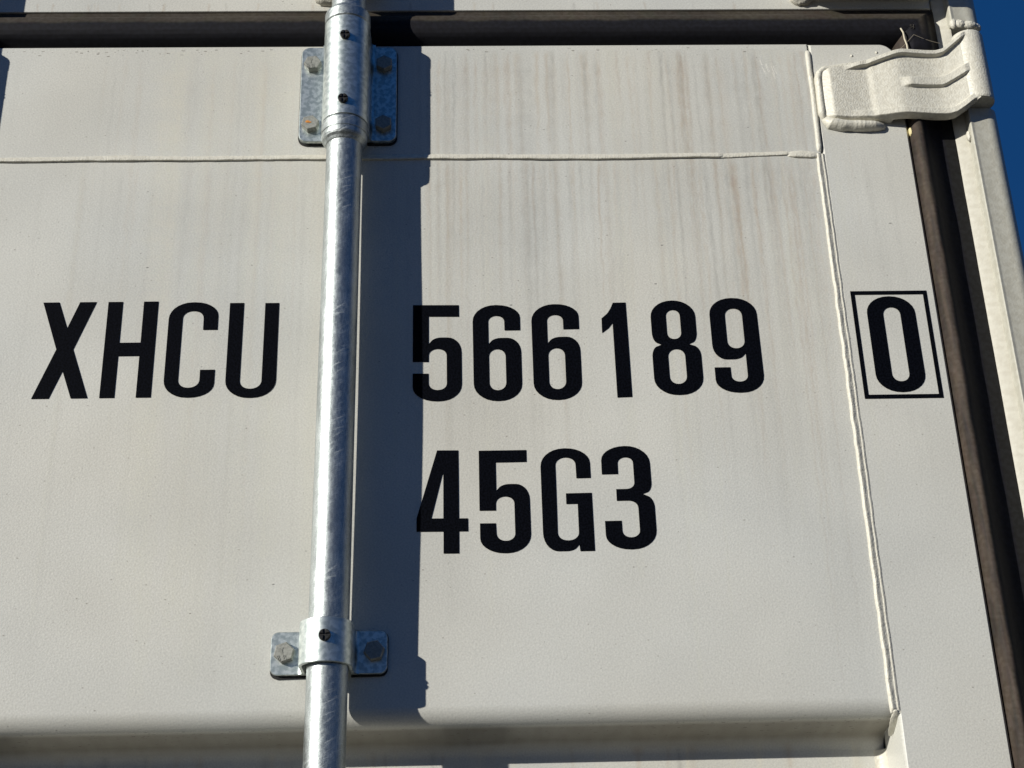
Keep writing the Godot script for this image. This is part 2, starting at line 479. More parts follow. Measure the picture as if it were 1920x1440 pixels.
func lettering(sheet_node: Node3D, stile_node: Node3D):
	var six := [[0.6, 99.8, 22], [46, 99.8, 22], [46, 72.8], [31, 72.8], [30.9, 88.2, 7.7], [15.5, 88.2, 7.7], [15.5, 58.5], [21, 65, 6.5], [46.3, 65, 19], [46.3, -0.3, 22], [0.9, -0.3, 22]]
	var five := [[0, 100], [43.9, 100], [43.9, 87.7], [15, 87.7], [15, 58.7], [20.5, 65.7, 6.5], [46, 65.7, 19], [46, -0.3, 22], [0, -0.3, 22], [0, 28], [14.8, 28], [14.9, 11.2, 8.5], [32, 11.2, 8.5], [32, 53.6, 8.5], [15, 53.6, 8.5], [15, 40], [0, 40]]
	var row := [
		["X", [[0.4, 100.6], [15.7, 100.6], [25.7, 73], [35.2, 100.6], [50.9, 100.6], [33.6, 50.6], [51.7, 0.3], [36.3, 0.3], [26, 28.3], [16, 0.3], [0, 0.3], [17.8, 50.8]], [], -444.9, -9.6],
		["H", [[-0.4, 100], [13.4, 100], [13.6, 56.6], [33.4, 56.6], [33.2, 100], [47, 100], [47.3, -0.2], [33.5, -0.2], [33.4, 42.5], [13.7, 42.5], [13.8, -0.2], [0, -0.2]], [], -382.5, -9.1],
		["C", [[-1.5, 99.2, 22], [45.1, 99.2, 22], [45.3, 69.6], [31.7, 69.6], [31.4, 89.7, 9.5], [11.8, 89.7, 9.5], [11.8, 9.8, 9.7], [31.7, 9.8, 9.7], [31.6, 28], [45.4, 28], [45.4, -0.3, 22], [-1.3, -0.3, 22]], [], -323.1, -9.6],
		["U", [[-1.3, 99], [12.1, 99], [12.2, 9, 10], [32.4, 9, 10], [32.3, 98.6], [45.5, 98.6], [45.9, -0.3, 22], [-1.1, -0.3, 22]], [], -266.2, -10.6],
		["5", five, [], -93.0, -15.3],
		["6", six, [rect_pts(15.6, 10.8, 31.5, 53.1, 8)], -36.7, -15.2],
		["6", six, [rect_pts(15.6, 10.8, 31.5, 53.1, 8)], 19.6, -15.1],
		["1", [[0.9, 99.6], [13.2, 99.6], [13.9, 0.3], [0, 0.1], [-0.4, 77.9], [-4.5, 72.5], [-11, 67.4], [-10.8, 83], [-5.0, 88.3], [-1.8, 93.4]], [], 98.4, -14.6],
		["8", [[2.6, 99.3, 22], [45.7, 99.3, 22], [45.5, 56, 11], [37.4, 52.4], [48.2, 48.6, 11], [48.2, -0.3, 22], [1.9, -0.3, 22], [1.8, 48.4, 11], [11.1, 52.2], [2.8, 56, 11]], [rect_pts(17.3, 58, 30.8, 88.9, 6.7), rect_pts(16.7, 11.1, 32.9, 47.2, 8)], 132.1, -13.0],
		["9", [[1.8, 99.6, 22], [47.5, 99.6, 22], [48.3, -0.4, 22], [2.2, -0.4, 22], [2.2, 26], [17.3, 26], [17.5, 11, 7.7], [33, 11, 7.7], [33.1, 40.4], [27.5, 34.2, 6.5], [2, 34.2, 19]], [rect_pts(16.6, 45.8, 33.2, 88.1, 8)], 189.7, -11.5],
		["4", [[18.5, 98.7], [37.9, 98.7], [38, 32.6], [46.1, 32.6], [46.1, 20.2], [38, 20.2], [37.9, -0.4], [24, -0.4], [24.1, 20.2], [0, 20.2], [0, 33]], [[[23.3, 75], [24.1, 75], [24, 32.7], [13.2, 32.7]]], -88.9, -163.5],
		["5", [[1.2, 98.6], [45, 98.8], [44.9, 87], [16.5, 86.8], [16.5, 59.1], [22, 65.6, 6.5], [46.7, 65.6, 19], [46.9, -0.4, 22], [1.3, -0.4, 22], [1.3, 28], [15.6, 28], [16.2, 11.2, 8.5], [32.8, 11.2, 8.5], [32.7, 53.5, 8.5], [16, 53.5, 8.5], [15.9, 40.1], [1.1, 40.1]], [], -33.4, -163.9],
		["G", [[1.3, 99.1, 22], [46.6, 99.1, 22], [46.8, 69.3], [33.7, 69.3], [33.4, 89.9, 9.2], [15, 89.9, 9.2], [14.6, 10, 9.2], [33.7, 10, 9.2], [33.8, 44.5], [23.5, 44.5], [23.5, 54.9], [47, 54.9], [47.2, -0.4], [34.2, -0.4], [33.6, 6], [28.5, -0.1, 6], [1.5, -0.1, 22]], [], 22.8, -163.3],
		["3", [[0.7, 99.2, 22], [45, 99.2, 22], [45.3, 55, 10], [36.8, 51.9], [46.8, 47.3, 11], [46.9, -0.4, 22], [1.3, -0.4, 22], [1.1, 26.8], [16.1, 26.8], [16.3, 10.9, 8], [32.1, 10.9, 8], [31.9, 45.8, 9], [12.8, 45.8], [12.9, 57.1], [29.8, 57.1, 7.5], [29.6, 87.9, 7], [15.6, 87.9, 7], [15.4, 71.7], [0.6, 71.7]], [], 79.3, -162.6],
	]
	for r in row:
		letter("digit" if r[0].is_valid_int() else "letter", "black %s %s on white paint" % ["figure" if r[0].is_valid_int() else "capital letter", r[0]], r[1], r[2], Vector2(r[3], r[4]) * U, sheet_node)
	letter("check_digit", "black figure 0 inside a black box", [[13.5, 108.3, 23], [60.4, 108.3, 23], [60.8, 6.6, 23], [13.4, 6.6, 23]], [rect_pts(29.1, 17.8, 45.7, 96.2, 8.3)], Vector2(330.8, -20.1) * U, stile_node)
	letter("check_digit_frame", "thin black box round the figure 0", rect_pts(0, 0.2, 74.8, 114.2), [rect_pts(4, 4.3, 70.8, 110.2)], Vector2(330.8, -20.1) * U, stile_node)

# folded sheet: flat outer band, steep fold into a trough, and out again; arc length is the v of its texture
func door_sheet(x0: float, x1: float, lows: Array) -> SurfaceTool:
	var prof := []   # (y, z)
	prof.append(Vector2(0.2525, 0))
	for low in lows:
		var y: float = low
		var from: float = prof[-1].x
		for k in 44: prof.append(Vector2(lerpf(from, y + 0.016, (k + 1) / 45.0), 0))
		prof.append(Vector2(y + 0.016, 0))
		for k in 9:
			var a := deg_to_rad(81.0) * (k + 1) / 9.0
			prof.append(Vector2(y + 0.016 - 0.017 * sin(a), -0.017 * (1 - cos(a))))
		var p: Vector2 = prof[-1]
		prof.append(Vector2(p.x - 0.0050, p.y - 0.031))
		p = prof[-1]
		for k in 7:
			var a := deg_to_rad(81.0) * (1.0 - (k + 1) / 7.0)
			prof.append(Vector2(p.x - 0.014 * (sin(deg_to_rad(81.0)) - sin(a)), p.y - 0.014 * (cos(a) - cos(deg_to_rad(81.0)))))
		p = prof[-1]
		prof.append(Vector2(p.x - 0.03, p.y)); prof.append(Vector2(p.x - 0.072, p.y))
		p = prof[-1]
		for k in 8:
			prof.append(Vector2(p.x - 0.045 * (k + 1) / 8.0, lerpf(p.y, 0.0, smoothstep(0, 1, (k + 1) / 8.0))))
		p = prof[-1]
	prof.append(Vector2(prof[-1].x - 0.2, 0))
	var rows := []; var uvs := []
	var run: float = prof[0].x
	for i in prof.size():
		if i: run -= prof[i].distance_to(prof[i - 1])
		var row := []; var uv := []
		for k in 97:
			var x := lerpf(x0, x1, k / 96.0)
			row.append(Vector3(x, prof[i].x, prof[i].y + (panel_z(x, prof[i].x) if prof[i].y == 0 else 0.0)))
			uv.append(flat_uv(Vector3(x, run, 0)))
		rows.append(row); uvs.append(uv)
	var st := tool()
	sheet(st, rows, -1.0 if (rows[1][0] - rows[0][0]).cross(rows[0][1] - rows[0][0]).z < 0 else 1.0, uvs)
	return st

func door():
	# right leaf: top rail, right-hand upright with a clipped corner, left-hand upright, folded sheet
	var st := tool()
	box(st, Vector3(-0.648, 0.2522, -0.05), Vector3(0.3216, 0.390, 0), 0.0012)
	var rail := part("door_rail", st, mats.paint)
	st = tool()
	prism(st, rounded([[0.3224, -2.02], [0.4145, -2.02], [0.4145, 0.3795, 0.005], [0.4045, 0.390, 0.006], [0.3224, 0.390]], 1.0, 1.0), Transform3D.IDENTITY, -0.05, 0, 0.0024)
	var stile := part("door_stile", st, mats.paint)
	st = tool()
	box(st, Vector3(-0.705, -2.02, -0.05), Vector3(-0.6485, 0.390, 0), 0.002)
	part("door_stile", st, mats.paint)
	st = tool()
	box(st, Vector3(-0.648, -2.02, -0.05), Vector3(0.3218, -1.88, 0), 0.002)
	part("door_rail", st, mats.paint)
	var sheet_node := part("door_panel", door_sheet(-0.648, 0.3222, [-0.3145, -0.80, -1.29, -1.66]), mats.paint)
	lettering(sheet_node, stile)
	# weld beads, painted over
	st = tool()
	bead(st, [Vector3(-0.65, 0.2518, 0), Vector3(-0.2, 0.2522, 0), Vector3(0.02, 0.2512, 0), Vector3(0.222, 0.2506, 0)], 0.0068, 0.0027, 3.0, 0.0011, 1.15, 0.52)
	bead(st, [Vector3(0.212, 0.2507, 0), Vector3(0.29, 0.2535, 0)], 0.0058, 0.0015, 5.0, 0.0011, 1.2, 0.55)
	bead(st, [Vector3(0.286, 0.2525, 0), Vector3(0.302, 0.2528, 0), Vector3(0.3185, 0.2515, 0)], 0.0086, 0.0024, 7.0, 0.0011, 1.3, 0.6)
	part("weld_bead", st, mats.cast, sheet_node)
	st = tool()
	bead(st, [Vector3(0.3212, 0.381, 0), Vector3(0.3206, 0.33, 0), Vector3(0.3192, 0.255, 0)], 0.0056, 0.0026, 11.0, 0.0011, 0.7)
	part("weld_bead", st, mats.cast, stile)
	for q in [Vector3(0.367, 0.374, 0), Vector3(0.394, 0.378, 0), Vector3(0.3235, 0.3385, 0)]:
		st = tool()
		lump(st, q, Vector3(0.0013, 0.0016, 0.0011), q.x * 90.0)
		part("paint_drip", st, mats.cast, stile)
	# long bead between sheet and upright: crown, shallow gutter, lip of the upright
	st = tool()
	var rows := []
	var many := 520
	for i in many + 1:
		var y := lerpf(0.252, -0.3125, float(i) / many)
		var a := 0.0007 * wob.get_noise_2d(y * 500.0, 1.0) + 0.00012 * wob.get_noise_2d(y * 2600.0, 5.0)
		var b := 0.0005 * wob.get_noise_2d(y * 500.0, 90.0)
		var h := 1.0 + 0.18 * wob.get_noise_2d(y * 1300.0, 31.0)
		# in its first part below the rail the two ridges run close together
		var w := lerpf(0.93, 1.0, smoothstep(0.20, 0.02, y))
		var row := []
		for q in [[-0.0004, -0.0003], [0.0, 0.0002], [0.0005, 0.0012], [0.0011, 0.0019], [0.0017, 0.0022], [0.0024, 0.0021], [0.0034, 0.0017], [0.0046, 0.0011], [0.0058, 0.0006], [0.0064, 0.0006], [0.0069, 0.0010], [0.0075, 0.0010], [0.0086, 0.0004], [0.0098, -0.0002]]:
			var s: float = q[0]
			row.append(Vector3(0.3155 + s * w + (a if s < 0.005 else b), y, (q[1] * (h if s < 0.005 else 1.0) * smoothstep(-0.3128, -0.3085, y) + panel_z(minf(0.3222, 0.3155 + s), y) * (1.0 if s < 0.006 else 0.0))))
		rows.append(row)
	sheet(st, rows, 1.0)
	# it smears out over the fold, and a hollow fillet runs down the corner of the trough
	var down := []
	for k in 31:
		var f := k / 30.0
		var y := lerpf(-0.3105, -0.3275, f)
		var z := lerpf(0.0, -0.026, pow(f, 1.5))
		var r := (0.0040 + 0.0007 * wob.get_noise_2d(f * 60.0, 7.0)) * sqrt(sin(PI * (0.12 + 0.85 * f)))
		var row := []
		for j in 11:
			var a := PI * j / 10.0
			row.append(Vector3(0.3202 - cos(a) * r * 0.95, y + 0.25 * r * sin(a), z + sin(a) * r * 0.75))
		down.append(row)
	sheet(st, down, 1.0)
	var hollow := []
	for k in 40:
		var y := lerpf(-0.3335, -0.4300, k / 39.0)
		var row := []
		for j in 9:
			var a := PI * 0.5 * j / 8.0
			row.append(Vector3(0.3228 - 0.0105 * (1.0 - sin(a)), y, -0.0572 + 0.0105 * (1.0 - cos(a))))
		hollow.append(row)
	sheet(st, hollow, 1.0)
	part("weld_bead", st, mats.cast, stile)
	# left leaf, mostly out of the picture
	st = tool()
	box(st, Vector3(-1.83, -2.02, -0.05), Vector3(-1.74, 0.390, 0), 0.002)
	part("door_stile", st, mats.paint)
	st = tool()
	box(st, Vector3(-0.767, -2.02, -0.05), Vector3(-0.712, 0.390, 0), 0.002)
	part("door_stile", st, mats.paint)
	st = tool()
	box(st, Vector3(-1.7395, 0.2522, -0.05), Vector3(-0.7675, 0.390, 0), 0.002)
	part("door_rail", st, mats.paint)
	st = tool()
	box(st, Vector3(-1.7395, -2.02, -0.05), Vector3(-0.7675, -1.88, 0), 0.002)
	part("door_rail", st, mats.paint)
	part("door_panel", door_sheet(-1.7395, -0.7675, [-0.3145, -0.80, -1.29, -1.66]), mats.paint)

# rubber seal round the leaf: a round lip beside the door, falling to a web under the frame
func seal():
	var prof := [[0.0006, -0.014], [0.0006, -0.008], [0.0016, -0.002], [0.0036, 0.0034], [0.0062, 0.0070], [0.0092, 0.0086], [0.0122, 0.0080], [0.0152, 0.0056], [0.0185, 0.0016], [0.0222, -0.0034], [0.0262, -0.0076], [0.0305, -0.0098], [0.0360, -0.0106], [0.0440, -0.0110], [0.0580, -0.0116]]
	var fine := []
	for i in prof.size() - 1:
		for k in 3:
			var a := Vector2(prof[maxi(i - 1, 0)][0], prof[maxi(i - 1, 0)][1]); var b := Vector2(prof[i][0], prof[i][1])
			var c := Vector2(prof[i + 1][0], prof[i + 1][1]); var d := Vector2(prof[mini(i + 2, prof.size() - 1)][0], prof[mini(i + 2, prof.size() - 1)][1])
			fine.append(b.cubic_interpolate(c, a, d, k / 3.0))
	fine.append(Vector2(0.058, -0.0116))
	# along the top it is a broad lip that stays proud up to the header
	var high := [[0.0, -0.013], [0.0008, -0.0100], [0.0024, -0.0064], [0.0052, -0.0018], [0.0090, 0.0034], [0.0125, 0.0063], [0.0175, 0.0082], [0.0240, 0.0086], [0.0300, 0.0080], [0.0340, 0.0068], [0.0380, 0.0042], [0.0425, -0.0024], [0.0460, -0.0098], [0.0580, -0.0116]]
	var lip := func(s: float, x: float, z: float) -> float:
		return curve(s, high)
	var black := Color(0.015, 0.015, 0.0162)
	var st := tool()
	var rows := []; var cols := []
	var dust := func(s: float, along: float, top: bool) -> Color:
		var f := 0.0
		if top:
			f = smoothstep(0.0255, 0.0300, s + 0.0015 * wob.get_noise_2d(along * 400.0, 5.0)) * (0.30 + 0.12 * wob.get_noise_2d(along * 90.0, 44.0))
		else:
			f = smoothstep(0.0138, 0.0085, s + 0.0022 * wob.get_noise_2d(along * 300.0, 5.0)) * (0.30 + 0.20 * wob.get_noise_2d(along * 150.0, s * 3000.0) + 0.10 * wob.get_noise_2d(along * 700.0, s * 2500.0))
			f = maxf(f, 0.03 * smoothstep(0.038, 0.046, s))
		return black.lerp(Color(0.165, 0.138, 0.100) if top else Color(0.160, 0.122, 0.092), clampf(f, 0.0, 1.0))
	for i in 181:
		var x := lerpf(-0.70, 0.4145, i / 180.0)
		var row := []; var col := []
		for q in fine:
			var xx: float = x if i < 180 else 0.4145 + q.x
			row.append(Vector3(xx, 0.390 + q.x * 0.93, lip.call(q.x, xx, q.y) + 0.0004 * wob.get_noise_2d(xx * 160.0, q.x * 900.0)))
			col.append(dust.call(q.x, xx, true))
		rows.append(row); cols.append(col)
	sheet(st, rows, 1.0 if facing_mid(rows) else -1.0, [], cols)
	rows = []; cols = []
	for i in 241:
		var y := lerpf(0.390, -2.0, pow(i / 240.0, 1.5))
		var row := []; var col := []
		for q in fine:
			var yy: float = y if i > 0 else 0.390 + q.x * 0.93
			row.append(Vector3(0.4145 + q.x, yy, lerpf(lip.call(q.x, yy, 0.0), q.y, smoothstep(0.386, 0.352, yy)) + 0.0005 * wob.get_noise_2d(yy * 160.0, q.x * 900.0 + 60.0)))
			col.append(dust.call(q.x, yy, yy > 0.40))
		rows.append(row); cols.append(col)
	sheet(st, rows, 1.0 if facing_mid(rows) else -1.0, [], cols)
	var rubber := part("door_seal", st, mats.rubber)
	# moulded mark in the corner: a ring with two raised signs
	st = tool()
	var ring := []
	var c := Vector3(0.4338, 0.4055, 0.0092)
	var tilt := Basis(Vector3(0.66, -0.55, 0).normalized(), 0.0)
	for k in 29:
		ring.append(c + tilt * Vector3(cos(TAU * k / 28.0), sin(TAU * k / 28.0), 0) * 0.0058)
	tube(st, ring, 0.0005, 6)
	for s in [[-0.0032, "S"], [0.0002, "J"]]:
		var tm := TextMesh.new()
		var f := SystemFont.new()
		f.font_names = PackedStringArray(["Droid Sans"])
		tm.font = f; tm.text = s[1]; tm.font_size = 64; tm.pixel_size = 0.0001; tm.depth = 0.0008
		tm.horizontal_alignment = HORIZONTAL_ALIGNMENT_LEFT
		st.append_from(tm, 0, Transform3D(Basis.from_scale(Vector3.ONE * 0.95), c + Vector3(s[0], -0.0003, 0)))
	var mark := plain(Color8(66, 62, 56), 0.5)
	part("moulded_mark", st, mark, rubber)

func facing_mid(rows: Array) -> bool:
	var i: int = rows.size() / 2
	var j: int = rows[i].size() / 4
	return (rows[i + 1][j] - rows[i][j]).cross(rows[i][j + 1] - rows[i][j]).z > 0

# ------------------------------------------------------------------ lock rods
func arc_strap(x: float, zc: float, r: float, thick: float, zb: float, foot: float) -> PackedVector2Array:
	# plan of a strap: foot, fillet, straight leg, half round, leg, fillet, foot
	var outer := []
	outer.append(Vector2(-r - foot, zb))
	for k in 6:
		var a := PI * 0.5 * k / 5.0
		outer.append(Vector2(-r - 0.0035 + 0.0035 * sin(a), zb + 0.0035 * (1 - cos(a))))
	for k in 25:
		var a := PI * k / 24.0
		outer.append(Vector2(-r * cos(a), zc + r * sin(a)))
	for k in 6:
		var a := PI * 0.5 * (1.0 - k / 5.0)
		outer.append(Vector2(r + 0.0035 - 0.0035 * sin(a), zb + 0.0035 * (1 - cos(a))))
	outer.append(Vector2(r + foot, zb))
	var pl := PackedVector2Array()
	for p in outer: pl.append(p + Vector2(x, 0))
	var ri := r - thick
	pl.append(Vector2(x + r + foot, zb - thick)); pl.append(Vector2(x + ri, zb - thick))
	for k in 25:
		var a := PI * k / 24.0
		pl.append(Vector2(x + ri * cos(a), zc + ri * sin(a)))
	pl.append(Vector2(x - ri, zb - thick)); pl.append(Vector2(x - r - foot, zb - thick))
	return pl

func bolt(x: float, y: float, z: float, turn: float, parent: Node3D, marks: bool, rust := false):
	var st := tool()
	var hexa := PackedVector2Array()
	for k in 6: hexa.append(Vector2.from_angle(turn + TAU * k / 6.0) * 0.0091)
	prism(st, hexa, Transform3D(Basis.IDENTITY, Vector3(x, y, z)), 0, 0.0068, 0.0009, 0.0, 20.0)
	part("bolt", st, mats.bolt, parent, "grey hexagon bolt with an orange rust spot" if rust else "")
	if marks:
		st = tool()
		for m in [["Y", Vector3(-0.0016, 0.0012, 0)], ["8", Vector3(-0.0042, -0.0052, 0)], ["8", Vector3(0.0008, -0.0050, 0)]]:
			var tm := TextMesh.new()
			var f := SystemFont.new()
			f.font_names = PackedStringArray(["Droid Sans"])
			tm.font = f; tm.text = m[0]; tm.font_size = 64; tm.pixel_size = 0.00006; tm.depth = 0.0007
			st.append_from(tm, 0, Transform3D(Basis(Vector3(0, 0, 1), turn), Vector3(x, y, z + 0.0069) + m[1]))
		part("bolt_mark", st, mats.bolt, parent)
	if rust:
		st = tool()
		lump(st, Vector3(x - 0.0022, y + 0.0004, z + 0.0069), Vector3(0.0022, 0.0014, 0.0004), 3.0)
		lump(st, Vector3(x - 0.0003, y - 0.0002, z + 0.0069), Vector3(0.0020, 0.0008, 0.0003), 8.0)
		part("rust_spot", st, mats.rust, parent)

func plug(x: float, y: float, z: float, turn: float, parent: Node3D):
	# flat black pin head split by a cross
	var st := tool()
	var disc := PackedVector2Array()
	for k in 24: disc.append(Vector2.from_angle(TAU * k / 24.0) * 0.0050)
	var t := Transform3D(Basis(Vector3(0, 0, 1), turn), Vector3(x, y, z))
	prism(st, disc, t, -0.003, 0.0022, 0.0003)
	for q in 4:
		var pl := PackedVector2Array()
		var o := Vector2.from_angle(PI * 0.25 + q * PI * 0.5) * 0.0009
		pl.append(o)
		for k in 7: pl.append(o + Vector2.from_angle(q * PI * 0.5 + 0.10 + (PI * 0.5 - 0.2) * k / 6.0) * 0.0039)
		prism(st, pl, t, 0.0020, 0.0035, 0.0005)
	part("pin_head", st, mats.plug, parent)

func rod_set(dx: float, kdx: float):
	var zc := 0.033
	# the pipe, leaning a little
	var st := tool()
	lathe(st, -0.1605 + dx, zc, [[0.0173, -2.0], [0.0173, -0.6], [0.0173, -0.2], [0.0173, 0.0], [0.0173, 0.3], [0.0173, 0.56]], 64, 0.0035)
	part("lock_rod", st, mats.zinc)
	# upper bearing: two foot plates on a thin black pad, strap, collars on the pipe
	var cx := -0.1595 + dx
	st = tool()
	upright(st, arc_strap(cx, zc, 0.0230, 0.004, 0.0062, 0.004), 0.2675, 0.3865, 0.0006, 0.0006)
	var br := part("rod_bracket", st, mats.zinc_plate)
	for s in [-1.0, 1.0]:
		st = tool()
		var pl := rounded([[cx + s * 0.0260, 0.2670, 0.0], [cx + s * 0.0492, 0.2670, 0.0085], [cx + s * 0.0492, 0.3835, 0.0085], [cx + s * 0.0260, 0.3835, 0.0]], 1.0, 1.0)
		prism(st, pl, Transform3D.IDENTITY, 0.0020, 0.0062, 0.0007)
		part("foot_plate", st, mats.zinc_plate, br)
		st = tool()
		pl = rounded([[cx + s * 0.0200, 0.2655, 0.0], [cx + s * 0.0500, 0.2655, 0.0085], [cx + s * 0.0500, 0.3838, 0.0085], [cx + s * 0.0200, 0.3838, 0.0]], 1.0, 1.0)
		prism(st, pl, Transform3D.IDENTITY, 0.0, 0.0019)
		part("black_pad", st, mats.pad, br)
	bolt(cx - 0.0372, 0.3600, 0.0062, 0.10, br, true)
	bolt(cx - 0.0374, 0.2862, 0.0062, 0.25, br, false, dx == 0)
	bolt(cx + 0.0362, 0.3596, 0.0062, 0.52, br, false)
	bolt(cx + 0.0362, 0.2860, 0.0062, 0.55, br, false)
	plug(cx - 0.0002, 0.3601, zc + 0.0230, 0.05, br)
	plug(cx - 0.0004, 0.2832, zc + 0.0230, 0.02, br)
	st = tool()
	lathe(st, cx, zc, [[0.0168, 0.3868], [0.0222, 0.3868], [0.0232, 0.3880], [0.0233, 0.3985], [0.0226, 0.4005], [0.0196, 0.4030], [0.0178, 0.4042], [0.0168, 0.4080]])
	part("rod_collar", st, mats.zinc, br)
	st = tool()
	lathe(st, cx - 0.0003, zc, [[0.0168, 0.2420], [0.0182, 0.2428], [0.0196, 0.2452], [0.0214, 0.2472], [0.0223, 0.2492], [0.0226, 0.2530], [0.0220, 0.2534], [0.0220, 0.2546], [0.0227, 0.2550], [0.0228, 0.2650], [0.0220, 0.2672], [0.0168, 0.2672]])
	part("rod_collar", st, mats.zinc, br)
	# shaded gaps between strap and collars, drawn as black rings
	st = tool()
	lathe(st, cx, zc, [[0.0168, 0.3860], [0.0216, 0.3860], [0.0216, 0.3872], [0.0168, 0.3872]])
	part("dark_gap", st, mats.pad, br)
	st = tool()
	lathe(st, cx, zc, [[0.0168, 0.2664], [0.0216, 0.2664], [0.0216, 0.2680], [0.0168, 0.2680]])
	part("dark_gap", st, mats.pad, br)
	# lower guide: a narrower strap with two ears
	cx = -0.1632 + dx
	st = tool()
	upright(st, arc_strap(cx, zc, 0.0225, 0.0034, 0.0056, 0.003), -0.2715, -0.2340, 0.0006, 0.0006)
	br = part("rod_guide", st, mats.zinc_plate)
	for s in [-1.0, 1.0]:
		st = tool()
		var pl := rounded([[cx + s * 0.0250, -0.2715, 0.0], [cx + s * 0.0500, -0.2715, 0.0065], [cx + s * 0.0500, -0.2340, 0.0065], [cx + s * 0.0250, -0.2340, 0.0]], 1.0, 1.0)
		prism(st, pl, Transform3D.IDENTITY, 0.0020, 0.0056, 0.0006)
		part("foot_plate", st, mats.zinc_plate, br)
		st = tool()
		pl = rounded([[cx + s * 0.0190, -0.2732, 0.0], [cx + s * 0.0500, -0.2738 if s < 0 else -0.2728, 0.006], [cx + s * 0.0506, -0.2342, 0.006], [cx + s * 0.0190, -0.2342, 0.0]], 1.0, 1.0)
		prism(st, pl, Transform3D.IDENTITY, -0.0004, 0.0019)
		part("black_pad", st, mats.pad, br)
	bolt(cx - 0.0378, -0.2530, 0.0056, 0.32, br, true)
	bolt(cx + 0.0388, -0.2526, 0.0056, 0.20, br, false)
	plug(cx + 0.0010, -0.2500, zc + 0.0225, 0.03, br)
	# keeper on the header that the rod's cam locks into
	var k := Vector3(dx + kdx, 0, 0)
	st = tool()
	prism(st, rounded([[-0.206, 0.464, 0.012], [-0.122, 0.464, 0.008], [-0.122, 0.585, 0.01], [-0.206, 0.585, 0.01]], 1.0, 1.0), Transform3D(Basis.IDENTITY, k), -0.010, 0.046, 0.004)
	var keep := part("cam_keeper", st, mats.cast)
	st = tool()
	lump(st, k + Vector3(-0.178, 0.4565, -0.006), Vector3(0.021, 0.0085, 0.008), 50.0)
	part("weld_bead", st, mats.cast, keep)

# ------------------------------------------------------------------ hinge, post, header
func curve(x: float, pts: Array) -> float:
	for i in pts.size() - 1:
		if x <= pts[i + 1][0]:
			var f := clampf((x - pts[i][0]) / (pts[i + 1][0] - pts[i][0]), 0, 1)
			return lerpf(pts[i][1], pts[i + 1][1], f)
	return pts[-1][1]

